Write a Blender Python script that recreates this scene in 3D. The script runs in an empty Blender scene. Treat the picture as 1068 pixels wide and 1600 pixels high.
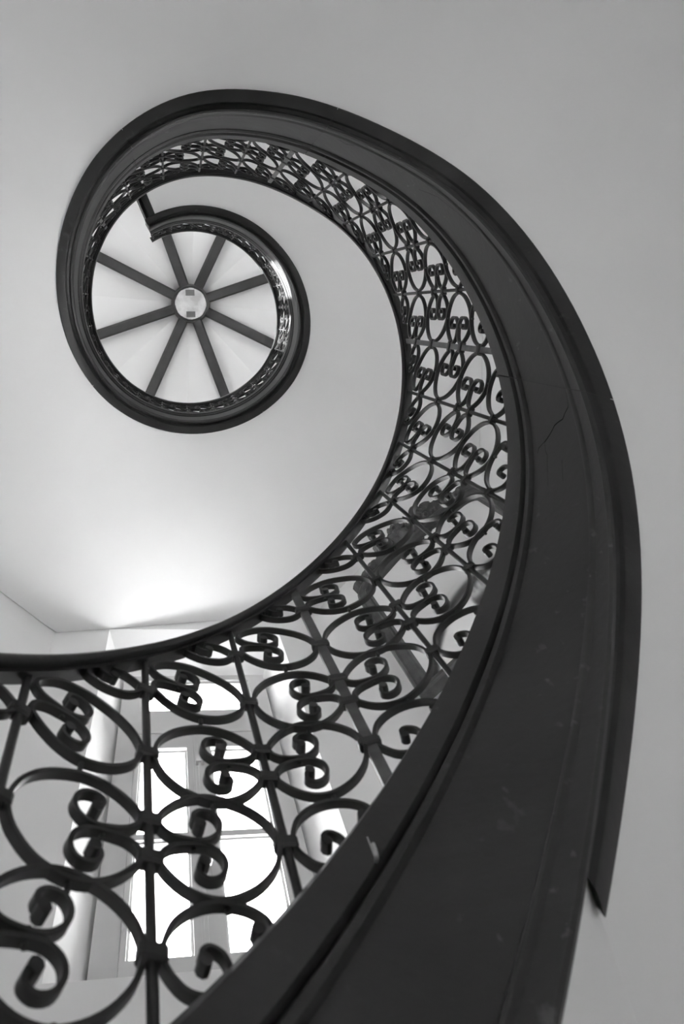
import bpy, bmesh, math, random
from mathutils import Vector, Matrix
random.seed(7)
scene = bpy.context.scene
col = scene.collection

# ------------------------------------------------------------------ scale and frame
# lengths below are written in units of the well radius R (0.72 m); z = 0 is the lens height
S = 0.72
EYE = 1.50                       # the lens stands 1.5 m above the ground floor
AX = (0.275, -0.022)             # axis of the round stair well, seen from the lens
ZFLOOR = -EYE / S


def W(x, y, z):
    return Vector((x * S, y * S, z * S + EYE))


# ------------------------------------------------------------------ camera
F_PX, CX, CY = 1317.0, 534.0, 800.0
VX, VY = 265.6, 488.2            # where the verticals of the house meet
up = Vector((VX - CX, VY - CY, F_PX)).normalized()
ex = Vector((1, 0, 0)); ex = (ex - up * ex.dot(up)).normalized()
ey = up.cross(ex)
right = Vector((ex[0], ey[0], up[0]))
down = Vector((ex[1], ey[1], up[1]))
fwd = Vector((ex[2], ey[2], up[2]))
cam_d = bpy.data.cameras.new('camera')
cam = bpy.data.objects.new('camera', cam_d)
col.objects.link(cam)
cam_d.sensor_fit = 'VERTICAL'
cam_d.sensor_height = 36.0
cam_d.sensor_width = 24.0
cam_d.lens = 36.0 * F_PX / 1600.0
cam_d.clip_start = 0.02
cam_d.clip_end = 500
m3 = Matrix((right, -down, -fwd)).transposed()
cam.matrix_world = Matrix.Translation((0, 0, EYE)) @ m3.to_4x4()
cam_d.dof.use_dof = True
cam_d.dof.focus_distance = 4.2
cam_d.dof.aperture_fstop = 7.0
scene.camera = cam

# ------------------------------------------------------------------ world, sun, exposure
world = bpy.data.worlds.new('overcast_sky')
scene.world = world
world.use_nodes = True
wn = world.node_tree
bg = wn.nodes['Background']
bg.inputs[0].default_value = (1, 1, 1, 1)
bg.inputs[1].default_value = 6.0
sun_d = bpy.data.lights.new('sun', 'SUN')
sun_d.energy = 14.0
sun_d.angle = math.radians(0.6)
sun = bpy.data.objects.new('sun', sun_d)
col.objects.link(sun)
sun.rotation_euler = Vector((0.82, 0.04, -0.57)).to_track_quat('-Z', 'Y').to_euler()
scene.view_settings.view_transform = 'Standard'
scene.view_settings.look = 'None'
scene.view_settings.gamma = 1.0
scene.view_settings.use_curve_mapping = False
scene.view_settings.exposure = 1.72
cy = scene.cycles
cy.use_denoising = True
cy.max_bounces = 9
cy.diffuse_bounces = 7
cy.use_adaptive_sampling = True
cy.adaptive_threshold = 0.04
cy.glossy_bounces = 4
cy.transparent_max_bounces = 16
cy.sample_clamp_indirect = 10.0
cy.caustics_reflective = False
cy.caustics_refractive = False


# ------------------------------------------------------------------ materials
def new_mat(name):
    m = bpy.data.materials.new(name)
    m.use_nodes = True
    nt = m.node_tree
    return m, nt, nt.nodes['Principled BSDF']


def noise_mat(name, dark, light, scale=(4, 4, 4), detail=6, rough=0.5, bump=0.1, bscale=60, spec=0.5,
              ramp=(0.35, 0.7), dist=0.0, rough2=None, bdist=0.01):
    m, nt, b = new_mat(name)
    N, L = nt.nodes, nt.links
    tc = N.new('ShaderNodeTexCoord')
    mp = N.new('ShaderNodeMapping')
    mp.inputs['Scale'].default_value = scale
    L.new(tc.outputs['Object'], mp.inputs[0])
    no = N.new('ShaderNodeTexNoise')
    no.inputs['Scale'].default_value = 1.0
    no.inputs['Detail'].default_value = detail
    no.inputs['Distortion'].default_value = dist
    L.new(mp.outputs[0], no.inputs['Vector'])
    cr = N.new('ShaderNodeValToRGB')
    cr.color_ramp.elements[0].position = ramp[0]
    cr.color_ramp.elements[1].position = ramp[1]
    cr.color_ramp.elements[0].color = (dark, dark, dark, 1)
    cr.color_ramp.elements[1].color = (light, light, light, 1)
    L.new(no.outputs['Fac'], cr.inputs[0])
    L.new(cr.outputs[0], b.inputs['Base Color'])
    b.inputs['Roughness'].default_value = rough
    b.inputs['Specular IOR Level'].default_value = spec
    if rough2 is not None:
        mr = N.new('ShaderNodeMapRange')
        mr.inputs[3].default_value = rough
        mr.inputs[4].default_value = rough2
        L.new(no.outputs['Fac'], mr.inputs[0])
        L.new(mr.outputs[0], b.inputs['Roughness'])
    if bump:
        n2 = N.new('ShaderNodeTexNoise')
        n2.inputs['Scale'].default_value = bscale
        n2.inputs['Detail'].default_value = 4
        L.new(tc.outputs['Object'], n2.inputs['Vector'])
        bp = N.new('ShaderNodeBump')
        bp.inputs['Strength'].default_value = bump
        bp.inputs['Distance'].default_value = bdist
        L.new(n2.outputs['Fac'], bp.inputs['Height'])
        L.new(bp.outputs[0], b.inputs['Normal'])
    return m


PLASTER = noise_mat('painted_plaster', 0.85, 0.89, scale=(1.3, 1.3, 1.3), detail=8, rough=0.75, bump=0.12,
                    bscale=7, spec=0.2, ramp=(0.3, 0.62), bdist=0.02)
CEIL = noise_mat('white_ceiling_paint', 0.85, 0.89, scale=(0.8, 0.8, 0.8), rough=0.8, bump=0.05, bscale=12, spec=0.2)
STONE = noise_mat('pale_stone_floor', 0.5, 0.62, scale=(3, 3, 3), rough=0.5, bump=0.05)
GRAVEL = noise_mat('pale_gravel', 0.42, 0.56, scale=(2, 2, 2), rough=0.9, bump=0.2, bscale=40)
WOODU = noise_mat('shade_darkened_oak', 0.012, 0.028, scale=(4, 4, 6), detail=8, rough=0.5, bump=0.15, bscale=45, spec=0.35, bdist=0.004)  # same oak, shade of the downward faces put into a darker colour
WOOD = noise_mat('dark_stained_oak', 0.016, 0.030, scale=(3, 3, 5), detail=9, rough=0.42, bump=0.18, bscale=45,
                 spec=0.45, ramp=(0.3, 0.7), dist=1.2, rough2=0.62, bdist=0.004)
def add_scuffs(m, amount, tone, scale):
    nt = m.node_tree
    N, L = nt.nodes, nt.links
    b = N['Principled BSDF']
    src = b.inputs['Base Color'].links[0].from_socket
    tc = N.new('ShaderNodeTexCoord')
    mp = N.new('ShaderNodeMapping')
    mp.inputs['Scale'].default_value = scale
    L.new(tc.outputs['Object'], mp.inputs[0])
    fine = N.new('ShaderNodeTexNoise')
    fine.inputs['Scale'].default_value = 1.0
    fine.inputs['Detail'].default_value = 7
    L.new(mp.outputs[0], fine.inputs['Vector'])
    big = N.new('ShaderNodeTexNoise')
    big.inputs['Scale'].default_value = 3.0
    L.new(tc.outputs['Object'], big.inputs['Vector'])
    r1 = N.new('ShaderNodeValToRGB')
    r1.color_ramp.elements[0].position = 0.64
    r1.color_ramp.elements[1].position = 0.72
    L.new(fine.outputs['Fac'], r1.inputs[0])
    r2 = N.new('ShaderNodeValToRGB')
    r2.color_ramp.elements[0].position = 0.48
    r2.color_ramp.elements[1].position = 0.62
    L.new(big.outputs['Fac'], r2.inputs[0])
    mu = N.new('ShaderNodeMath')
    mu.operation = 'MULTIPLY'
    L.new(r1.outputs[0], mu.inputs[0])
    L.new(r2.outputs[0], mu.inputs[1])
    mu2 = N.new('ShaderNodeMath')
    mu2.operation = 'MULTIPLY'
    mu2.inputs[1].default_value = amount
    L.new(mu.outputs[0], mu2.inputs[0])
    mix = N.new('ShaderNodeMixRGB')
    mix.inputs[2].default_value = (tone, tone, tone, 1)
    L.new(mu2.outputs[0], mix.inputs[0])
    L.new(src, mix.inputs[1])
    L.new(mix.outputs[0], b.inputs['Base Color'])


add_scuffs(WOOD, 0.6, 0.16, (40, 40, 22))
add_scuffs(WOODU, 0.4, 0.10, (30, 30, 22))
WOODH = noise_mat('polished_dark_handrail', 0.012, 0.022, scale=(6, 6, 6), rough=0.35, bump=0.06, bscale=60, spec=0.4, rough2=0.5)
IRON = noise_mat('black_painted_iron', 0.007, 0.015, scale=(25, 25, 25), rough=0.38, bump=0.12, bscale=120, spec=0.45,
                 rough2=0.55, bdist=0.002)
IRONW = noise_mat('worn_iron_bar', 0.05, 0.10, scale=(20, 20, 20), rough=0.45, bump=0.2, bscale=110, spec=0.5, bdist=0.002)
PAINT = noise_mat('grey_white_joinery_paint', 0.58, 0.66, scale=(3, 3, 3), rough=0.5, bump=0.06, bscale=30, spec=0.3)
BEAM = noise_mat('grey_painted_beam', 0.055, 0.075, scale=(4, 4, 4), rough=0.6, bump=0.05, bscale=20, spec=0.3)
HUBW = noise_mat('mottled_white_disc', 0.55, 0.85, scale=(9, 9, 9), rough=0.6, bump=0.0, spec=0.2)
HUBG = noise_mat('grey_vent', 0.16, 0.2, scale=(9, 9, 9), rough=0.6, bump=0.0, spec=0.2)
CARVED = noise_mat('carved_walnut', 0.05, 0.12, scale=(9, 9, 9), rough=0.45, bump=0.3, bscale=90, spec=0.4, bdist=0.004)
STEEL = noise_mat('bright_steel', 0.5, 0.6, scale=(9, 9, 9), rough=0.3, bump=0.0)
STEEL.node_tree.nodes['Principled BSDF'].inputs['Metallic'].default_value = 1.0

MIRROR, nt, b = new_mat('old_mirror_glass')
b.inputs['Base Color'].default_value = (0.8, 0.8, 0.8, 1)
b.inputs['Metallic'].default_value = 1.0
b.inputs['Roughness'].default_value = 0.06

GLASS = bpy.data.materials.new('window_glass')
GLASS.use_nodes = True
nt = GLASS.node_tree
nt.nodes.clear()
o_ = nt.nodes.new('ShaderNodeOutputMaterial')
mx = nt.nodes.new('ShaderNodeMixShader')
tr = nt.nodes.new('ShaderNodeBsdfTransparent')
tr.inputs[0].default_value = (0.96, 0.96, 0.96, 1)
gl = nt.nodes.new('ShaderNodeBsdfGlossy')
gl.inputs['Roughness'].default_value = 0.02
mx.inputs[0].default_value = 0.06
nt.links.new(tr.outputs[0], mx.inputs[1])
nt.links.new(gl.outputs[0], mx.inputs[2])
nt.links.new(mx.outputs[0], o_.inputs[0])


# ------------------------------------------------------------------ object helpers
def mesh_from(name, verts, faces, mat, smooth=None):
    me = bpy.data.meshes.new(name)
    me.from_pydata([tuple(v) for v in verts], [], faces)
    bm = bmesh.new()
    bm.from_mesh(me)
    bmesh.ops.recalc_face_normals(bm, faces=bm.faces)
    bm.to_mesh(me)
    bm.free()
    me.materials.append(mat)
    if smooth is not None:
        me.polygons.foreach_set('use_smooth', [True] * len(me.polygons))
        me.set_sharp_from_angle(angle=math.radians(smooth))
    me.update()
    return me


def link(name, me, parent=None, mw=None):
    o = bpy.data.objects.new(name, me)
    col.objects.link(o)
    if parent is not None:
        o.parent = parent
        o.matrix_parent_inverse = INV[parent.name]
    if mw is not None:
        o.matrix_basis = mw
    INV[o.name] = INV[parent.name].copy() if (parent is not None and me is None) else Matrix.Identity(4)
    return o


INV = {}


def thing(name, loc, label=None, cat=None, group=None, kind=None, parent=None):
    o = bpy.data.objects.new(name, None)
    col.objects.link(o)
    o.empty_display_size = 0.1
    o.location = loc
    INV[o.name] = Matrix.Translation(-Vector(loc))
    tag(o, label, cat, group, kind)
    return o


def tag(o, label=None, cat=None, group=None, kind=None):
    if label: o['label'] = label
    if cat: o['category'] = cat
    if group: o['group'] = group
    if kind: o['kind'] = kind
    return o


def box_vf(p0, p1):
    x0, y0, z0 = p0
    x1, y1, z1 = p1
    v = [(x0, y0, z0), (x1, y0, z0), (x1, y1, z0), (x0, y1, z0), (x0, y0, z1), (x1, y0, z1), (x1, y1, z1), (x0, y1, z1)]
    f = [(0, 3, 2, 1), (4, 5, 6, 7), (0, 1, 5, 4), (1, 2, 6, 5), (2, 3, 7, 6), (3, 0, 4, 7)]
    return v, f


def merge(parts):
    V, Fc = [], []
    for v, f in parts:
        n = len(V)
        V += list(v)
        Fc += [tuple(i + n for i in q) for q in f]
    return V, Fc


# ------------------------------------------------------------------ the line of the stair
T0, DT = -125.0, 25.0
ZK = [1.929, 2.453, 3.049, 3.693, 4.3, 4.945, 5.577, 6.247, 6.726, 7.013, 7.398, 7.962, 8.492, 8.884, 9.175, 9.485,
      9.748, 9.943, 10.109, 10.375, 10.712, 11.053, 11.314, 11.521, 11.73]
RK = [0.917, 0.95, 0.996, 1.054, 1.068, 1.066, 1.057, 1.048, 1.053, 1.049, 1.026, 1.008, 1.005, 1.017, 1.03, 1.03,
      1.024, 1.019, 1.02, 1.02, 1.019, 1.018, 1.019, 1.019, 1.016]
HK = [-0.234, -0.138, -0.016, 0.087, 0.12, 0.065, 0.065, 0.147, 0.196, 0.188, 0.03, -0.168, -0.317, -0.385, -0.359,
      -0.292, -0.209, -0.136, -0.099, -0.097, -0.118, -0.13, -0.107, -0.056, -0.005]


def spl(K, t):
    n = len(K)
    x = (t - T0) / DT
    if x < 0:
        return K[0] + (K[1] - K[0]) * max(x, -6) * (1.0 if K is ZK else 0.0)
    if x > n - 1:
        return K[-1] + (K[-1] - K[-2]) * (x - n + 1)
    i = min(int(x), n - 2)
    u = x - i
    g = [2 * K[0] - K[1]] + list(K) + [2 * K[-1] - K[-2]]
    a, b_, c_, d = g[i:i + 4]
    return 0.5 * (2 * b_ + (c_ - a) * u + (2 * a - 5 * b_ + 4 * c_ - d) * u * u + (3 * b_ - a - 3 * c_ + d) * u ** 3)


def zH(t): return spl(ZK, t)
def rho(t): return spl(RK, t)
def zR(t): return spl(ZK, t) + spl(HK, t)          # underside of the handrail


TH0, TH1 = -205.0, 478.0


def P(t, r, z):
    a = math.radians(t)
    q = rho(t) + r - 1.0
    return W(AX[0] + q * math.cos(a), AX[1] - q * math.sin(a), z)


def sweep(name, prof, t0, t1, mat, zf=zH, step=2.5, smooth=32, caps=True):
    n = max(2, int(round((t1 - t0) / step)))
    V, Fc = [], []
    k = len(prof)
    for i in range(n + 1):
        t = t0 + (t1 - t0) * i / n
        z = zf(t)
        for r, d in prof:
            V.append(P(t, r, z + d))
    for i in range(n):
        for j in range(k):
            a = i * k + j
            b_ = i * k + (j + 1) % k
            Fc.append((a, b_, b_ + k, a + k))
    if caps:
        Fc.append(tuple(range(k)))
        Fc.append(tuple(range(n * k, n * k + k))[::-1])
    return mesh_from(name, V, Fc, mat, smooth)


# ------------------------------------------------------------------ the setting: octagonal stair tower
NW = -94.2                       # direction of the window wall
AP = 2.857                       # apothem
HALF = AP * math.tan(math.radians(22.5))
ZEAVE, ZAPEX = 15.0, 16.2
THK = 0.55


def wall_frame(nth):
    a = math.radians(nth)
    n = Vector((math.cos(a), -math.sin(a)))
    t = Vector((-n[1], n[0]))
    return n, t


def WL(nth, t, d, z):
    """point on a wall: t along it, d behind its inner face, z height"""
    n, tt = wall_frame(nth)
    p = n * (AP + d) + tt * t
    return W(AX[0] + p[0], AX[1] + p[1], z)


def wall_mesh(name, nth, holes, z0, z1):
    """holes: (t0, t1, za, zb, t0o, t1o, zao, zbo) opening at inner face and, splayed, at outer face"""
    V, Fc = [], []

    def face(rects, d, half):
        ts = sorted({-half, half} | {r[0] for r in rects} | {r[1] for r in rects})
        zs = sorted({z0, z1} | {r[2] for r in rects} | {r[3] for r in rects})
        for i in range(len(ts) - 1):
            for j in range(len(zs) - 1):
                tm, zm = (ts[i] + ts[i + 1]) / 2, (zs[j] + zs[j + 1]) / 2
                if any(r[0] < tm < r[1] and r[2] < zm < r[3] for r in rects):
                    continue
                n = len(V)
                for (t, z) in ((ts[i], zs[j]), (ts[i + 1], zs[j]), (ts[i + 1], zs[j + 1]), (ts[i], zs[j + 1])):
                    V.append(WL(nth, t, d, z))
                Fc.append((n, n + 1, n + 2, n + 3))
    ho = (AP + THK) * math.tan(math.radians(22.5))
    face([h[:4] for h in holes], 0.0, HALF)
    face([h[4:] for h in holes], THK, ho)
    for h in holes:
        a = [(h[0], h[2]), (h[1], h[2]), (h[1], h[3]), (h[0], h[3])]
        b_ = [(h[4], h[6]), (h[5], h[6]), (h[5], h[7]), (h[4], h[7])]
        for i in range(4):
            j = (i + 1) % 4
            n = len(V)
            V.extend([WL(nth, a[i][0], 0, a[i][1]), WL(nth, a[j][0], 0, a[j][1]),
                      WL(nth, b_[j][0], THK, b_[j][1]), WL(nth, b_[i][0], THK, b_[i][1])])
            Fc.append((n, n + 1, n + 2, n + 3))
    me = bpy.data.meshes.new(name)
    me.from_pydata([tuple(v) for v in V], [], Fc)
    bm = bmesh.new()
    bm.from_mesh(me)
    bmesh.ops.remove_doubles(bm, verts=bm.verts, dist=1e-5)
    bmesh.ops.recalc_face_normals(bm, faces=bm.faces)
    bm.to_mesh(me)
    bm.free()
    me.materials.append(PLASTER)
    return me


def splay(t0, t1, za, zb, s=0.19, hs=0.24):
    return (t0, t1, za, zb, t0 + s, t1 - s, za, zb - hs)


MAIN = splay(-0.79, 0.73, 3.21, 7.40)
TOP_FILL = splay(-0.8, 0.8, 11.5, 14.4)  # this and the next four: unseen openings, added and sized for fill light
LOW_FILL = splay(-0.65, 0.65, ZFLOOR + 0.4, 0.7)
LOW_FILL_S = splay(-0.5, 0.5, ZFLOOR + 1.0, 0.6)
MID_FILL = splay(-0.65, 0.65, 5.7, 7.7)
MID_FILL_L = splay(-0.6, 0.6, 8.2, 10.4)
names = ['window_side', 'mirror_side', 'right_side', 'back_right_side', 'back_side', 'back_left_side', 'left_side', 'front_left_side']
openings = {0: [MAIN], 3: [LOW_FILL_S], 4: [LOW_FILL, MID_FILL, TOP_FILL], 5: [LOW_FILL], 6: [MID_FILL_L, TOP_FILL]}
for k in range(8):
    me = wall_mesh('wall_' + names[k], NW + 45 * k, openings.get(k, []), ZFLOOR, ZEAVE + 0.35)
    o = link('wall_' + names[k], me)
    tag(o, kind='structure')
    if k == 0: o['label'] = 'white plaster wall around the tall window'
    if k == 1: o['label'] = 'white plaster wall where the carved mirror hangs'
    if k == 7: o['label'] = 'white plaster wall left of the window, meeting it at an angle'

# floor of the hall, ground outside
V = [W(AX[0], AX[1], ZFLOOR)]
RO = (AP + THK) / math.cos(math.radians(22.5)) + 0.1
for k in range(8):
    a = math.radians(NW + 22.5 + 45 * k)
    V.append(W(AX[0] + RO * math.cos(a), AX[1] - RO * math.sin(a), ZFLOOR))
V2 = [Vector((p.x, p.y, p.z - 0.15)) for p in V]
Fc = [(0, 1 + k, 1 + (k + 1) % 8) for k in range(8)] + [(9, 10 + k, 10 + (k + 1) % 8) for k in range(8)]
Fc += [(1 + k, 1 + (k + 1) % 8, 10 + (k + 1) % 8, 10 + k) for k in range(8)]
tag(link('floor', mesh_from('floor', V + V2, Fc, STONE)), kind='structure')
v, f = box_vf((-60, -60, -0.45), (60, 60, -0.2))
tag(link('ground', mesh_from('ground', v, f, GRAVEL)), kind='structure')

# ------------------------------------------------------------------ ceiling with eight ribs
HX, HY = 0.023 * ZAPEX, -0.0095 * ZAPEX
ceil = thing('ceiling', W(HX, HY, ZAPEX), 'white eight-sided ceiling with dark ribs meeting at a round hub', kind='structure')
RC = 3.75


def cpt(deg, r, z):
    a = math.radians(deg)
    return W(HX + r * math.cos(a), HY - r * math.sin(a), z)


def zcone(r):
    return ZAPEX - (ZAPEX - ZEAVE) * r / 3.1


for k in range(8):
    a0 = NW + 22.5 + 45 * k
    lift = 0.16
    top = [cpt(a0, 0.02, zcone(0)), cpt(a0, RC, zcone(RC)), cpt(a0 + 22.5, RC * 0.96, zcone(RC * 0.96) + lift), cpt(a0 + 45, RC, zcone(RC)),
           cpt(a0 + 22.5, 0.02, zcone(0))]
    vv = [top[0], top[1], top[2], top[3]]
    hi = [Vector((p.x, p.y, p.z + 0.12)) for p in vv]
    me = mesh_from('ceiling_panel', vv + hi, [(0, 1, 2), (0, 2, 3), (4, 5, 6), (4, 6, 7), (1, 2, 6, 5), (2, 3, 7, 6), (0, 1, 5, 4), (0, 3, 7, 4)], CEIL)
    link('ceiling_panel', me, ceil)
for k in range(8):
    a0 = NW + 22.5 + 45 * k
    a = math.radians(a0)
    tx, ty = math.sin(a), math.cos(a)
    hw, ch = 0.088, 0.03
    prof = [(-hw, 0.06), (-hw, -0.13), (-hw + ch, -0.16), (hw - ch, -0.16), (hw, -0.13), (hw, 0.06)]
    V, Fc = [], []
    for r in (0.24, 3.2):
        p = cpt(a0, r, zcone(r))
        for s, d in prof:
            V.append(Vector((p.x + tx * s * S, p.y + ty * s * S, p.z + d * S)))
    k6 = len(prof)
    for j in range(k6):
        Fc.append((j, (j + 1) % k6, k6 + (j + 1) % k6, k6 + j))
    Fc += [tuple(range(k6)), tuple(range(k6, 2 * k6))]
    link('rib', mesh_from('rib', V, Fc, BEAM), ceil)


def lathe(name, prof, cx, cy_, zf, mat, n=48, smooth=35):
    V, Fc = [], []
    m = len(prof)
    for i in range(n):
        a = 2 * math.pi * i / n
        for r, z in prof:
            V.append(W(cx + r * math.cos(a), cy_ + r * math.sin(a), zf + z))
    for i in range(n):
        for j in range(m):
            a, b_ = i * m + j, i * m + (j + 1) % m
            c_, d = ((i + 1) % n) * m + (j + 1) % m, ((i + 1) % n) * m + j
            Fc.append((a, b_, c_, d))
    return mesh_from(name, V, Fc, mat, smooth)


hub = link('hub_ring', lathe('hub_ring', [(0.28, -0.26), (0.31, -0.29), (0.345, -0.27), (0.35, -0.02), (0.28, -0.02)], HX, HY, ZAPEX, BEAM), ceil)
disc = link('hub_disc', lathe('hub_disc', [(0.001, -0.27), (0.27, -0.27), (0.285, -0.25), (0.285, -0.2), (0.001, -0.2)], HX, HY, ZAPEX, HUBW), ceil)
for s in (-1, 1):
    x0, x1 = HX - 0.085, HX + 0.075
    yc = HY + s * 0.19 - 0.003
    v, f = box_vf(W(x0, yc - 0.052, ZAPEX - 0.285), W(x1, yc + 0.052, ZAPEX - 0.262))
    o = link('vent', mesh_from('vent', v, f, HUBG), disc)
    o['label'] = 'small grey rectangular vent in the white disc'


# ------------------------------------------------------------------ windows
def bx(nth, t0, t1, d0, d1, z0, z1):
    pts = [(t0, d0, z0), (t1, d0, z0), (t1, d1, z0), (t0, d1, z0), (t0, d0, z1), (t1, d0, z1), (t1, d1, z1), (t0, d1, z1)]
    return [WL(nth, *p) for p in pts], [(0, 3, 2, 1), (4, 5, 6, 7), (0, 1, 5, 4), (1, 2, 6, 5), (2, 3, 7, 6), (3, 0, 4, 7)]


def rect_frame(nth, t0, t1, z0, z1, w, d0, d1, wb=None):
    wb = wb or w
    return merge([bx(nth, t0, t0 + w, d0, d1, z0, z1), bx(nth, t1 - w, t1, d0, d1, z0, z1),
                  bx(nth, t0 + w, t1 - w, d0, d1, z0, z0 + wb), bx(nth, t0 + w, t1 - w, d0, d1, z1 - w, z1)])


def make_window(num, nth, hole, zt, label=None, handle=False):
    """two casements of two panes each under a fixed light; zt: heights of sill rail, mid bar, head rail, transom, top"""
    t0, t1, za, zb = hole[4], hole[5], hole[6], hole[7]
    D = 0.35
    tc = -0.02 if handle else (t0 + t1) / 2
    w = thing('window_%d' % num, WL(nth, tc, D, za), label, kind='structure')
    zsr, zmid, zhr, ztr, ztop = zt

    def part(name, parts, mat, par, smooth=None):
        V, Fc = merge(parts)
        me = mesh_from(name, V, Fc, mat)
        return link(name, me, par)
    # fixed frame
    fr = part('frame', [bx(nth, t0 - 0.04, t0 + 0.10, D, D + 0.14, za, zb), bx(nth, t1 - 0.10, t1 + 0.04, D, D + 0.14, za, zb),
                        bx(nth, t0 + 0.10, t1 - 0.10, D, D + 0.14, za, za + 0.16), bx(nth, t0 + 0.10, t1 - 0.10, D, D + 0.14, ztop + 0.03, zb),
                        bx(nth, t0 + 0.10, t1 - 0.10, D - 0.03, D + 0.14, zhr + 0.22, ztr - 0.03)], PAINT, w)
    # fixed light on top
    tl = part('transom_light', [rect_frame(nth, t0 + 0.10, t1 - 0.10, ztr - 0.03, ztop + 0.03, 0.035, D + 0.02, D + 0.10)], PAINT, w)
    part('pane', [bx(nth, t0 + 0.13, t1 - 0.13, D + 0.06, D + 0.066, ztr, ztop)], GLASS, tl)
    for s in (0, 1):
        c0, c1 = (t0 + 0.10, tc) if s == 0 else (tc, t1 - 0.10)
        g0, g1 = (c0 + 0.035, c1 - 0.085) if s == 0 else (c0 + 0.085, c1 - 0.035)
        cs = part('casement', [bx(nth, c0 + 0.004, g0, D - 0.02, D + 0.09, za + 0.16, zhr + 0.22), bx(nth, g1, c1 - 0.004, D - 0.02, D + 0.09, za + 0.16, zhr + 0.22),
                               bx(nth, g0, g1, D - 0.02, D + 0.09, za + 0.16, zsr), bx(nth, g0, g1, D - 0.02, D + 0.09, zhr, zhr + 0.22),
                               bx(nth, g0, g1, D - 0.01, D + 0.08, zmid - 0.028, zmid + 0.028)], PAINT, w)
        bead = []
        for (q0, q1) in ((zsr, zmid - 0.028), (zmid + 0.028, zhr)):
            part('pane', [bx(nth, g0, g1, D + 0.05, D + 0.056, q0, q1)], GLASS, cs)
            bead.append(rect_frame(nth, g0, g1, q0, q1, 0.014, D + 0.012, D + 0.05))
        part('glazing_bead', bead, PAINT, cs)
    me_ = part('meeting_stile', [bx(nth, tc - 0.03, tc + 0.03, D - 0.04, D - 0.02, za + 0.2, zhr + 0.2),
                                 bx(nth, tc - 0.045, tc + 0.045, D - 0.028, D - 0.018, za + 0.2, zhr + 0.2)], PAINT, w)
    if handle:
        V, Fc = [], []
        # espagnolette: rod, plate, turned knob
        p1 = part('bolt_rod', [bx(nth, tc - 0.010, tc + 0.010, D - 0.062, D - 0.040, za + 0.25, zhr + 0.15)], PAINT, w)
        hv = [bx(nth, tc - 0.028, tc + 0.028, D - 0.066, D - 0.04, 4.22, 4.40), bx(nth, tc - 0.03, tc + 0.03, D - 0.075, D - 0.04, zhr - 0.3, zhr - 0.22)]
        o = part('handle_plate', hv, STEEL, w)
        kn = []
        for a in range(10):
            kn.append((0.026 * math.cos(a * math.pi / 5), 0.026 * math.sin(a * math.pi / 5)))
        V = []
        for dd, sc in ((-0.06, 0.4), (-0.085, 0.5), (-0.10, 1.0), (-0.125, 1.15), (-0.145, 0.7), (-0.15, 0.2)):
            for (a, b2) in kn:
                V.append(WL(nth, tc - 0.0 + a * sc, D + dd, 4.31 + b2 * sc * 1.5))
        Fc = []
        for i in range(5):
            for j in range(10):
                Fc.append((i * 10 + j, i * 10 + (j + 1) % 10, (i + 1) * 10 + (j + 1) % 10, (i + 1) * 10 + j))
        Fc += [tuple(range(10)), tuple(range(50, 60))]
        link('knob', mesh_from('knob', V, Fc, STEEL, 40), o)
    return w


make_window(1, NW, MAIN, (3.69, 4.735, 5.82, 6.44, 7.03), 'tall white casement window with a light on top, behind the railing', True)
n_w = 2
for k, hs in openings.items():
    for h in hs:
        if h is MAIN:
            continue
        za, zb = h[6], h[7]
        H_ = zb - za
        make_window(n_w, NW + 45 * k, h, (za + 0.3, za + 0.36 * H_, za + 0.65 * H_, za + 0.8 * H_, zb - 0.1))  # out-of-view windows set into the added fill openings
        n_w += 1
# daylight portals in the openings (guide the sky light, emit nothing)
for k, hs in openings.items():
    for h in hs:
        ld = bpy.data.lights.new('window_portal', 'AREA')
        ld.shape = 'RECTANGLE'
        ld.size = (h[5] - h[4]) * S * 1.02
        ld.size_y = (h[7] - h[6]) * S * 1.02
        ld.cycles.is_portal = True
        lo = bpy.data.objects.new('window_portal', ld)
        col.objects.link(lo)
        n, t = wall_frame(NW + 45 * k)
        lo.location = WL(NW + 45 * k, (h[4] + h[5]) / 2, THK + 0.02, (h[6] + h[7]) / 2)
        lo.rotation_euler = Vector((-n[0], -n[1], 0)).to_track_quat('-Z', 'Z').to_euler()

# ------------------------------------------------------------------ staircase: plaster underside and oak string
stair = thing('spiral_staircase', W(AX[0], AX[1], ZFLOOR), 'spiral staircase with pale plaster underside and dark moulded oak string', 'staircase')


def wall_r(t):
    d = (t - NW + 22.5) % 45 - 22.5
    return AP / math.cos(math.radians(d))


def soffit_piece(t0, t1, rin, step=2.5):
    n = max(2, int(round((t1 - t0) / step)))
    rs = 7
    V, Fc = [], []
    for i in range(n + 1):
        t = t0 + (t1 - t0) * i / n
        z = zH(t)
        r0 = rin + rho(t) - 1
        r1 = wall_r(t) - 0.004
        a = math.radians(t)
        for d in (-2.09, -1.95):
            for j in range(rs):
                r = r0 + (r1 - r0) * j / (rs - 1)
                V.append(W(AX[0] + r * math.cos(a), AX[1] - r * math.sin(a), z + d))
    m = 2 * rs
    for i in range(n):
        for j in range(rs - 1):
            a = i * m + j
            Fc.append((a, a + 1, a + 1 + m, a + m))
            a += rs
            Fc.append((a, a + 1, a + 1 + m, a + m))
        Fc.append((i * m, i * m + rs, i * m + rs + m, i * m + m))
        Fc.append((i * m + rs - 1, i * m + 2 * rs - 1, i * m + 2 * rs - 1 + m, i * m + rs - 1 + m))
    for e in (0, n * m):
        for j in range(rs - 1):
            Fc.append((e + j, e + j + 1, e + rs + j + 1, e + rs + j))
    return V, Fc


V, Fc = merge([soffit_piece(TH0, -69, 0.962), soffit_piece(-69, 471, 1.03)])
o = link('soffit', mesh_from('soffit', V, Fc, PLASTER, 40), stair)
o['label'] = 'smooth pale plaster underside of the flights'

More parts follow.
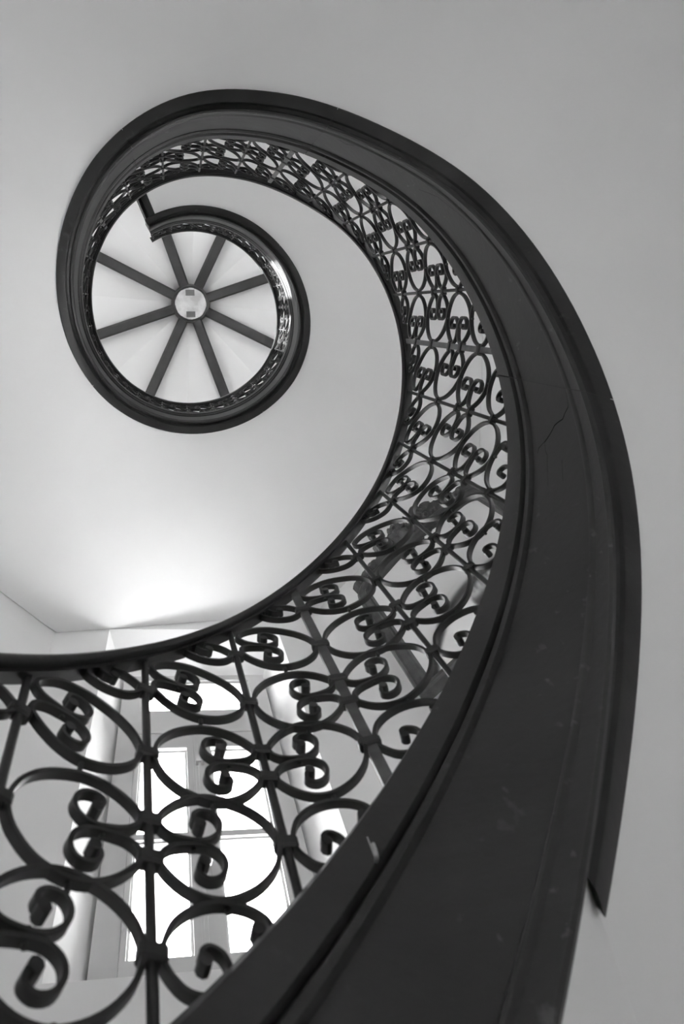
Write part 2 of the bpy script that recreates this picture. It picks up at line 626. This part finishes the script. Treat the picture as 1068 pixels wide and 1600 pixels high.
CAP = [(0.937, -1.405), (0.935, -1.44), (0.935, -1.525), (0.945, -1.535), (1.06, -1.535), (1.06, -1.38), (0.955, -1.38)]
BEADP = [(0.952, -1.54), (0.943, -1.552), (0.943, -1.578), (0.952, -1.592), (0.975, -1.60), (0.975, -1.535)]
FACE = [(0.962, -1.53), (0.955, -1.62), (0.955, -2.08), (1.04, -2.08), (1.04, -1.53)]
LOWER = [(0.950, -1.975), (0.942, -1.983), (0.940, -1.995), (0.942, -2.008), (0.947, -2.016), (0.940, -2.085), (0.936, -2.100), (0.940, -2.114), (0.950, -2.116), (0.950, -2.08), (0.975, -2.08), (0.975, -1.97)]
UNDER = [(0.948, -2.112), (0.952, -2.098), (0.964, -2.088), (0.978, -2.098), (0.984, -2.118), (0.99, -2.122), (1.042, -2.122), (1.047, -2.115), (1.047, -2.04), (0.95, -2.04)]
CUTS = [TH0, -120, -15, 59, 117, 213, 300, 397, TH1]
for i in range(len(CUTS) - 1):
    a, b_ = CUTS[i] + 0.07, CUTS[i + 1] - 0.07
    fc = link('string_board', sweep('string_board', FACE, a, b_, WOOD, caps=False), stair)
    link('cap_moulding', sweep('cap_moulding', CAP, a, b_, WOOD, caps=False), fc)
    link('bead', sweep('bead', BEADP, a, b_, WOOD, caps=False), fc)
    link('lower_band', sweep('lower_band', LOWER, a, b_, WOOD, caps=False), fc)
    if b_ > -69:
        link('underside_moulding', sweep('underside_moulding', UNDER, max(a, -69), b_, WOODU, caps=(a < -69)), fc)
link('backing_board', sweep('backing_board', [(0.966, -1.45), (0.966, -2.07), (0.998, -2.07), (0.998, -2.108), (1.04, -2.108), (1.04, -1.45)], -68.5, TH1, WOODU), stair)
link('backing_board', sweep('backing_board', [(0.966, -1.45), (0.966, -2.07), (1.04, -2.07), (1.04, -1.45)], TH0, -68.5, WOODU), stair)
# old splits in the face of the string
CRACK = noise_mat('open_split', 0.002, 0.004, bump=0.0, rough=0.9, spec=0.0)
SPLITS = [([(-15.3, -1.955), (-18.1, -1.94), (-20.5, -1.87), (-22.1, -1.795), (-24.1, -1.745), (-25.5, -1.695), (-27.0, -1.699), (-27.5, -1.706), (-29.9, -1.701), (-32.5, -1.699)], 0.0022),
          ([(-27.5, -1.816), (-28.9, -1.814), (-30.6, -1.809)], 0.0022), ([(-25.5, -1.695), (-27.0, -1.645), (-27.8, -1.63)], 0.0016),
          ([(31.3, -1.814), (27.9, -1.895), (23.7, -1.913), (19.4, -1.931), (15.9, -1.945), (13.6, -1.961)], 0.0024),
          ([(54.7, -1.922), (52.0, -1.893), (49.6, -1.946), (47.1, -1.941)], 0.002)]
for pts_, hw_ in SPLITS:
    pts_ = pts_[::-1]
    pp = []
    for (ta, za), (tb, zb_) in zip(pts_, pts_[1:]):
        m_ = max(1, int(abs(tb - ta) / 0.8))
        for q in range(m_):
            u = q / m_
            pp.append((ta + (tb - ta) * u + random.uniform(-0.06, 0.06), za + (zb_ - za) * u + random.uniform(-0.003, 0.003)))
    pp.append(pts_[-1])
    V, Fc = [], []
    for q, (t_, d_) in enumerate(pp):
        w_ = hw_ * (0.25 + 0.75 * math.sin(math.pi * (0.08 + 0.84 * q / max(1, len(pp) - 1))))
        for sx, rr in ((-1, 0.9546), (1, 0.9546), (1, 0.957), (-1, 0.957)):
            V.append(P(t_ + math.degrees(sx * w_ * 0.6), rr, zH(t_) + d_ + sx * w_))
    for q in range(len(pp) - 1):
        for j in range(4):
            Fc.append((q * 4 + j, q * 4 + (j + 1) % 4, q * 4 + 4 + (j + 1) % 4, q * 4 + 4 + j))
    Fc += [(0, 1, 2, 3), tuple(range(len(V) - 4, len(V)))]
    link('wood_split', mesh_from('wood_split', V, Fc, CRACK), stair)
# edge beam of the top landing, square to the well
te = TH1
e_dir = Vector((-0.37, -0.93)).normalized()
zt_ = zH(te)
a = math.radians(te)
qe = rho(te)
pc = Vector((AX[0] + (qe - 0.065) * math.cos(a), AX[1] - (qe - 0.065) * math.sin(a)))
side = Vector((-e_dir[1], e_dir[0]))
if side.x < 0: side = -side            # towards the landing


def beam(name, prof, mat, L=1.93):
    V, Fc = [], []
    k = len(prof)
    for s in (0, L):
        for r, d in prof:
            q = pc + e_dir * (s + (-(0.935 - r) if s == 0 else 0)) + side * (r - 0.935)
            V.append(W(q[0], q[1], zt_ + d))
    for j in range(k):
        Fc.append((j, (j + 1) % k, k + (j + 1) % k, k + j))
    Fc += [tuple(range(k)), tuple(range(k, 2 * k))]
    return mesh_from(name, V, Fc, mat, 32)


eb = link('landing_edge', beam('landing_edge', FACE, WOOD), stair)
link('cap_moulding', beam('cap_moulding', CAP, WOOD), eb)
link('bead', beam('bead', BEADP, WOOD), eb)
link('lower_band', beam('lower_band', LOWER, WOOD), eb)
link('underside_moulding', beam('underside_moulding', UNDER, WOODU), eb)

# ------------------------------------------------------------------ railing
rail = thing('stair_railing', W(AX[0], AX[1], ZFLOOR), 'black wrought iron railing of heart scrolls under a dark wooden handrail', 'railing')
HANDP = [(0.975, 0.012), (0.970, 0.022), (0.966, 0.04), (0.972, 0.06), (0.985, 0.072), (1.0, 0.076), (1.015, 0.072), (1.028, 0.06), (1.034, 0.04), (1.030, 0.022), (1.025, 0.012)]
FLATP = [(0.984, -0.004), (1.016, -0.004), (1.016, 0.013), (0.984, 0.013)]
link('handrail', sweep('handrail', HANDP, TH0, TH1, WOODH, zR, 2.0, 50), rail)
o = link('rail_bar', sweep('rail_bar', FLATP, TH0, TH1, IRON, zR, 2.0), rail)

BTL = [-183.5, -169.0, -154.5, -140.0, -125.4, -110.8, -96.6, -82.5, -67.0, -52.3, -38.5, -24.3, -9.8, 4.4, 17.8, 31.8, 45.5, 61.8, 75.4,
       90.2, 105.5, 122.2, 139.1, 155.2, 172.2, 188.1, 202.9, 217.6, 232.4, 247.2, 262.0, 276.7, 291.5, 306.3, 319.5, 334.5, 347.7, 362.0,
       376.2, 390.5, 404.8, 419.0, 433.4, 447.7, 462.0, 476.0]
I0 = -6
I1 = I0 + len(BTL) - 1
BT = {I0 + k: t for k, t in enumerate(BTL)}
ZBASE = -1.385


def lean(t):
    # the lowest balusters lean back a little along the rail
    return -3.0 * min(1.3, max(0.0, (-58.0 - t) / 52.0))


def hh(t): return zR(t) - (zH(t) + ZBASE)


def node(t, fr): return zR(t) - fr * hh(t)


# heights of the five collars, as fractions of the railing height, along the stair
FRT = [(-111, (0.19, 0.42, 0.605, 0.69, 0.86)), (-97, (0.183, 0.414, 0.598, 0.685, 0.86)), (-82, (0.175, 0.398, 0.58, 0.684, 0.84)),
       (-67, (0.167, 0.383, 0.57, 0.685, 0.843)), (-53, (0.148, 0.377, 0.572, 0.675, 0.832)), (-25, (0.146, 0.345, 0.541, 0.648, 0.83)),
       (-10, (0.14, 0.34, 0.538, 0.65, 0.815)), (5, (0.155, 0.37, 0.56, 0.67, 0.832)), (25, (0.152, 0.368, 0.57, 0.68, 0.845))]


def FRA(t):
    if t <= FRT[0][0]: return FRT[0][1]
    for (a, A), (b2, B) in zip(FRT, FRT[1:]):
        if t <= b2:
            u = (t - a) / (b2 - a)
            return tuple(p + (q - p) * u for p, q in zip(A, B))
    return FRT[-1][1]



def cyl_vf(r, h, n=8, axis='z', ry=None):
    V = []
    ry = ry or r
    for z in (-h / 2, h / 2):
        for k in range(n):
            a = 2 * math.pi * (k + 0.5) / n
            x, y = r * math.cos(a), ry * math.sin(a)
            V.append((x, y, z) if axis == 'z' else (x, z, y))
    Fc = [(k, (k + 1) % n, n + (k + 1) % n, n + k) for k in range(n)] + [tuple(range(n))[::-1], tuple(range(n, 2 * n))]
    return V, Fc


# local frame of a railing piece: x = along the rail (up the stair), y = outwards, z = up
v, f = cyl_vf(0.0085 * S, 1.0, 8)
bar_me = mesh_from('baluster', v, f, IRON, 50)
v, f = box_vf((-0.0135 * S, -0.007 * S, -0.5), (0.0135 * S, 0.007 * S, 0.5))
post_me = mesh_from('flat_post', v, f, IRONW)


def collar_mesh(hw, hd, hz, bev):
    bm = bmesh.new()
    bmesh.ops.create_cube(bm, size=2.0)
    for q in bm.verts:
        q.co = Vector((q.co.x * hw * S, q.co.y * hd * S, q.co.z * hz * S))
    bmesh.ops.bevel(bm, geom=[e for e in bm.edges], offset=bev * S, segments=1, affect='EDGES')
    me = bpy.data.meshes.new('collar')
    bm.to_mesh(me)
    bm.free()
    me.materials.append(IRON)
    return me


col_me = collar_mesh(0.0215, 0.0135, 0.0160, 0.005)
colw_me = collar_mesh(0.0260, 0.0140, 0.0160, 0.005)
riv_v = merge([cyl_vf(0.0052 * S, 0.036 * S, 6), ])
riv_me = mesh_from('rivet', riv_v[0], riv_v[1], IRON)


def frame_at(t):
    a = math.radians(t)
    # up the stair (increasing t): (-sin a, -cos a); outwards (cos a, -sin a)
    return Vector((-math.sin(a), -math.cos(a), 0)), Vector((math.cos(a), -math.sin(a), 0))


def mat_at(t, r, z, sz=1.0):
    x, y = frame_at(t)
    y = -y if x.cross(y).z < 0 else y
    p = P(t, r, z)
    M = Matrix(((x.x, y.x, 0, p.x), (x.y, y.y, 0, p.y), (x.z, y.z, sz, p.z), (0, 0, 0, 1)))
    return M


for i in range(I0, I1 + 1):
    t = BT[i]
    if t > TH1 - 0.5: continue
    wide = (i % 5 == 1)
    z1, z0 = zR(t) + 0.004, zH(t) + ZBASE - 0.02
    M = mat_at(t, 1.0, (z0 + z1) / 2, (z1 - z0) * S)
    pa, pb = P(t, 1.0, z0), P(t + lean(t), 1.0, z1)
    for q in range(3):
        M[q][2] = pb[q] - pa[q]
        M[q][3] = (pa[q] + pb[q]) / 2
    o = link('flat_post' if wide else 'baluster', post_me if wide else bar_me, rail)
    o.matrix_basis = M
    o.rotation_mode = 'QUATERNION'
    x_, y_ = frame_at(t)
    zax = (pb - pa)
    L_ = zax.length
    zax.normalize()
    xa = (x_ - zax * x_.dot(zax)).normalized()
    ya = zax.cross(xa)
    M = Matrix.Translation((pa + pb) / 2) @ Matrix((xa, ya, zax)).transposed().to_4x4() @ Matrix.Diagonal((1, 1, L_, 1))
    o.matrix_basis = M
    base_inv = o.matrix_basis.inverted()
    for fr in FRA(t):
        cobj = bpy.data.objects.new('collar', colw_me if wide else col_me)
        col.objects.link(cobj)
        cobj.parent = o
        cobj.matrix_parent_inverse = base_inv
        cobj.matrix_basis = mat_at(t + lean(t) * (1 - fr), 1.0, node(t, fr))

HEART = [(0.014, 0.0), (0.017, 0.032), (0.032, 0.078), (0.062, 0.122), (0.098, 0.150), (0.135, 0.163), (0.172, 0.156), (0.205, 0.133), (0.232, 0.098),
         (0.246, 0.066), (0.240, 0.038), (0.220, 0.017), (0.190, 0.008), (0.165, 0.007), (0.145, 0.016), (0.128, 0.040), (0.125, 0.074), (0.138, 0.102),
         (0.160, 0.108), (0.176, 0.092), (0.175, 0.070), (0.165, 0.060)]
TOPC_U = [(0.014, 0.0), (0.018, 0.018), (0.045, 0.042), (0.080, 0.047), (0.108, 0.033), (0.116, 0.008), (0.104, -0.014), (0.084, -0.014), (0.078, 0.0)]
TOPC_L = [(0.014, 0.0), (0.018, -0.028), (0.048, -0.066), (0.090, -0.080), (0.128, -0.072), (0.156, -0.045), (0.163, -0.015), (0.150, 0.0), (0.138, -0.012), (0.140, -0.026)]
BOTC_U = [(0.014, 0.0), (0.018, 0.030), (0.036, 0.080), (0.072, 0.125), (0.115, 0.150), (0.160, 0.150), (0.190, 0.128), (0.198, 0.098), (0.186, 0.082), (0.174, 0.094)]
BOTC_L = [(0.014, 0.0), (0.020, -0.028), (0.045, -0.062), (0.075, -0.068), (0.104, -0.046), (0.118, -0.008), (0.110, 0.026), (0.090, 0.038), (0.076, 0.022), (0.080, 0.004)]


def catmull(pts, n=4):
    out = []
    g = [(2 * pts[0][0] - pts[1][0], 2 * pts[0][1] - pts[1][1])] + pts + [(2 * pts[-1][0] - pts[-2][0], 2 * pts[-1][1] - pts[-2][1])]
    for i in range(1, len(g) - 2):
        for k in range(n):
            u = k / n
            out.append(tuple(0.5 * (2 * g[i][c] + (g[i + 1][c] - g[i - 1][c]) * u + (2 * g[i - 1][c] - 5 * g[i][c] + 4 * g[i + 1][c] - g[i + 2][c]) * u * u
                                    + (3 * g[i][c] - g[i - 1][c] - 3 * g[i + 1][c] + g[i + 2][c]) * u ** 3) for c in (0, 1)))
    out.append(pts[-1])
    return out


SW, ST = 0.0092, 0.0044            # half width (radial) and half thickness of the strap


def strap(path, place, knobs=True):
    """path: list of (u, v); place(u, v) -> (t, z).  returns verts, faces"""
    pts = [place(u, v) for u, v in path]
    n = len(pts)
    V, Fc = [], []
    for i in range(n):
        t, z = pts[i]
        t0, z0 = pts[max(i - 1, 0)]
        t1, z1 = pts[min(i + 1, n - 1)]
        q = rho(t)
        dx, dz = math.radians(t1 - t0) * q, z1 - z0
        L = math.hypot(dx, dz) or 1
        nx, nz = -dz / L, dx / L
        for sr, sn in ((-1, -1), (1, -1), (1, 1), (-1, 1)):
            V.append(P(t + math.degrees(nx * ST * sn / q), 1.0 + sr * SW, z + nz * ST * sn))
    for i in range(n - 1):
        for j in range(4):
            a, b2 = i * 4 + j, i * 4 + (j + 1) % 4
            Fc.append((a, b2, b2 + 4, a + 4))
    Fc += [(0, 1, 2, 3), tuple(range(4 * n - 4, 4 * n))]
    if knobs:
        for e in knobs:
            t, z = pts[e]
            q = rho(t)
            k0 = len(V)
            for sr in (-1, 1):
                for a in range(8):
                    an = a * math.pi / 4
                    V.append(P(t + math.degrees(0.0112 * math.cos(an) / q), 1.0 + sr * SW * 1.25, z + 0.0138 * math.sin(an)))
            for a in range(8):
                Fc.append((k0 + a, k0 + (a + 1) % 8, k0 + 8 + (a + 1) % 8, k0 + 8 + a))
            Fc += [tuple(range(k0, k0 + 8)), tuple(range(k0 + 8, k0 + 16))]
    return V, Fc


hu = catmull(HEART, 3)
hl = [(u, -v) for u, v in hu]
heart_path = hu[::-1] + hl[1:]
for i in range(I0, I1):
    tl, tu = BT[i], BT[i + 1]
    if tu > TH1 - 0.5: break
    dt = tu - tl
    wscale = dt / 0.262                     # heart is drawn in a panel 0.262 wide
    tm = (tl + tu) / 2
    vs = hh(tm) / 1.40
    fine = i <= 24

    def lt(t, z):
        return t + lean(t) * (1 - (zR(t) - z) / hh(t)), z

    def heart(tipT, ztip, lobT, zlob, stretch=1.0):
        def place(u, v):
            s = u / 0.262
            return lt(tipT + (lobT - tipT) * s, ztip + (zlob - ztip) * s + v * vs * stretch)
        V, Fc = strap(heart_path, place, (0, len(heart_path) - 1))
        me = mesh_from('heart_scroll', V, Fc, IRON, 50)
        o = link('heart_scroll', me, rail)
        return o, place

    def cscroll(rootT, zroot, otherT, A, B):
        def place(u, v):
            return lt(rootT + (otherT - rootT) * u / 0.262, zroot + v * vs)
        pa, pb = catmull(A, 4), catmull(B, 4)
        path = pa[::-1] + pb[1:]
        V, Fc = strap(path, place, (0, len(path) - 1))
        o = link('c_scroll', mesh_from('c_scroll', V, Fc, IRON, 50), rail)
        return o, place
    zl = lambda k: node(tl, k)
    zu = lambda k: node(tu, k)
    fl, fu = FRA(tl), FRA(tu)
    c0, _ = cscroll(tu, zu(fu[0]), tl, TOPC_U, TOPC_L)
    h1, p1 = heart(tu, zu(fu[1]), tl, zl((fl[0] + 0.045) / 2), 0.93)
    h2, p2 = heart(tl, zl(fl[1]), tu, zu((fu[2] + fu[3]) / 2))
    h3, p3 = heart(tu, zu(fu[4]), tl, zl((fl[2] + fl[3]) / 2))
    c4, p4 = cscroll(tl, zl(fl[4]), tu, BOTC_U, BOTC_L)
    if fine:
        for ob, pl in ((h1, p1), (h2, p2), (h3, p3)):
            for u, v in ((0.180, 0.0), (0.131, -0.170)):
                t, z = pl(u, v)
                r_ = bpy.data.objects.new('rivet', riv_me)
                col.objects.link(r_)
                r_.parent = ob
                r_.matrix_parent_inverse = Matrix.Identity(4)
                r_.matrix_basis = mat_at(t, 1.0, z)

# ------------------------------------------------------------------ carved mirror on the wall
MN = NW + 45
TILT0, TILT1, MZ0, MZ1 = -0.10, -0.30, 5.0, 7.33


def MP(t, w, d):
    """mirror plane: t along the wall, w up the leaning frame (unleant wall height), d out into the room"""
    s = (w - 5.10) / (8.21 - 5.10)
    dep = TILT0 + (TILT1 - TILT0) * s
    k = (AP + dep) / AP
    return WL(MN, t * k, dep - d, w * k)


mir = thing('wall_mirror', MP(-0.045, 5.10, 0), 'arched dark carved wood mirror hanging behind the railing on the right', 'mirror')
TC, HWM = -0.045, 0.775
out = []
zs0, zsh = 5.10, 7.16
out += [(HWM, zs0), (HWM, 5.8), (HWM, 6.5), (HWM, zsh)]
for k in range(1, 7):
    a = k * math.pi / 2 / 6
    out.append((HWM - 0.28 * (1 - math.cos(a)), zsh + 0.28 * math.sin(a)))
for k in range(1, 8):
    s = k / 8
    out.append((HWM - 0.28 - (HWM - 0.28) * s, zsh + 0.28 + 0.10 * math.sin(s * math.pi / 2)))
right_half = [(t, z) for t, z in out]
left_half = [(-t, z) for t, z in out[::-1]]
loop = right_half + [(0, zsh + 0.38)] + left_half
nL = len(loop)
cent = Vector((0, 6.2))


def inset(i, d):
    p0, p1, p2 = Vector(loop[i - 1]), Vector(loop[i]), Vector(loop[(i + 1) % nL])
    e1, e2 = (p1 - p0), (p2 - p1)
    e1.normalize(); e2.normalize()
    n1, n2 = Vector((-e1.y, e1.x)), Vector((-e2.y, e2.x))
    nn = (n1 + n2)
    nn = nn / max(nn.dot(n1), 0.35) if nn.length > 1e-6 else n1
    return p1 + nn * d


mprof = [(0.0, 0.0), (0.0, 0.05), (0.012, 0.07), (0.03, 0.075), (0.045, 0.062), (0.085, 0.055), (0.10, 0.065), (0.115, 0.06), (0.13, 0.03), (0.13, 0.0)]
V, Fc = [], []
kp = len(mprof)
for i in range(nL):
    for d, h in mprof:
        q = inset(i, d)
        V.append(MP(TC + q[0], q[1], h))
for i in range(nL):
    for j in range(kp):
        a, b2 = i * kp + j, i * kp + (j + 1) % kp
        c2, d2 = ((i + 1) % nL) * kp + (j + 1) % kp, ((i + 1) % nL) * kp + j
        Fc.append((a, b2, c2, d2))
link('frame', mesh_from('mirror_frame', V, Fc, CARVED, 30), mir)
V = []
for i in range(nL):
    q = inset(i, 0.12)
    V.append(MP(TC + q[0], q[1], 0.025))
for i in range(nL):
    q = inset(i, 0.12)
    V.append(MP(TC + q[0], q[1], 0.005))
Fc = [tuple(range(nL)), tuple(range(nL, 2 * nL))] + [(i, (i + 1) % nL, nL + (i + 1) % nL, nL + i) for i in range(nL)]
o = link('mirror_glass', mesh_from('mirror_glass', V, Fc, MIRROR), mir)
# carved crest: leaves and flowers heaped up in the middle of the top rail
rng = random.Random(3)


def leaf(bm, t, w, d, ang, ln, wd, th):
    n = 5
    rows = []
    for i in range(n + 1):
        s = i / n
        hw_ = wd * math.sin(math.pi * min(0.97, 0.12 + 0.88 * s)) ** 0.7
        cx, cz = t + ln * s * math.cos(ang), w + ln * s * math.sin(ang)
        px, pz = -math.sin(ang), math.cos(ang)
        lift_ = d + th * math.sin(math.pi * s)
        rows.append([bm.verts.new(MP(cx + px * hw_, cz + pz * hw_, lift_ * 0.6)), bm.verts.new(MP(cx, cz, lift_ + 0.025)), bm.verts.new(MP(cx - px * hw_, cz - pz * hw_, lift_ * 0.6)),
                     bm.verts.new(MP(cx, cz, 0.0))])
    for i in range(n):
        for j in range(4):
            bm.faces.new((rows[i][j], rows[i][(j + 1) % 4], rows[i + 1][(j + 1) % 4], rows[i + 1][j]))
    bm.faces.new(rows[0])
    bm.faces.new(rows[-1][::-1])


def bud(bm, t, w, d, r):
    ico = bmesh.ops.create_icosphere(bm, subdivisions=1, radius=1.0)
    for q in ico['verts']:
        q.co = MP(t + q.co.x * r, w + q.co.y * r, d + q.co.z * r)


bm = bmesh.new()
for k in range(46):
    a = rng.uniform(0.05, math.pi - 0.05)
    rr = rng.uniform(0.0, 0.30)
    t = TC + 1.15 * rr * math.cos(a)
    w = 7.50 + 1.0 * rr * math.sin(a)
    leaf(bm, t, w, rng.uniform(0.03, 0.07), a + rng.uniform(-0.6, 0.6), rng.uniform(0.14, 0.26), rng.uniform(0.035, 0.06), 0.05)
for k in range(40):
    a = rng.uniform(0, math.pi)
    rr = rng.uniform(0, 0.34)
    bud(bm, TC + 1.2 * rr * math.cos(a), 7.5 + 1.15 * rr * math.sin(a), rng.uniform(0.06, 0.11), rng.uniform(0.025, 0.05))
bmesh.ops.recalc_face_normals(bm, faces=bm.faces)
me = bpy.data.meshes.new('carved_crest')
bm.to_mesh(me); bm.free()
me.materials.append(CARVED)
o = link('carved_crest', me, mir)
o['label'] = 'carved crest of leaves and flowers'
for s in (-1, 1):
    bm = bmesh.new()
    for k in range(9):
        q = k / 8
        t = TC + s * (0.30 + 0.34 * q)
        w = 7.55 - 0.06 * q - 0.05 * q * q
        leaf(bm, t, w, 0.05, (0.0 if s > 0 else math.pi) + rng.uniform(-0.7, 0.7), 0.12, 0.035, 0.03)
        bud(bm, t, w - 0.02, 0.08, 0.03)
    bmesh.ops.recalc_face_normals(bm, faces=bm.faces)
    me = bpy.data.meshes.new('carved_garland')
    bm.to_mesh(me); bm.free()
    me.materials.append(CARVED)
    link('carved_garland', me, mir)

# ------------------------------------------------------------------ small steel hook in the string
tH = -88.9
zk = zH(tH) - 1.515
bm = bmesh.new()
path = []
for k in range(13):
    a = -math.pi / 2 + k * (1.5 * math.pi) / 12
    path.append((0.012 * math.cos(a), 0.0 + 0.014 * math.sin(a)))
path = [(0.012, 0.06), (0.012, 0.03)] + [(0.012 * math.cos(-k * math.pi / 8) , 0.014 * math.sin(-k * math.pi / 8)) for k in range(0, 9)] + [(-0.012, 0.012)]
V, Fc = [], []
n6 = 6
for i, (a, b2) in enumerate(path):
    p = P(tH, 0.935 + 0.004 - 0.012 + a * 0.9, zk + b2)
    x, y = frame_at(tH)
    for k in range(n6):
        an = 2 * math.pi * k / n6
        V.append(p + x * (0.0035 * S * math.cos(an)) + y * (0.0035 * S * math.sin(an)))
for i in range(len(path) - 1):
    for k in range(n6):
        Fc.append((i * n6 + k, i * n6 + (k + 1) % n6, (i + 1) * n6 + (k + 1) % n6, (i + 1) * n6 + k))
Fc += [tuple(range(n6)), tuple(range((len(path) - 1) * n6, len(path) * n6))]
o = link('hook', mesh_from('hook', V, Fc, STEEL, 60))
tag(o, 'tiny bright steel hook in the dark wooden string, lower middle', 'hook')
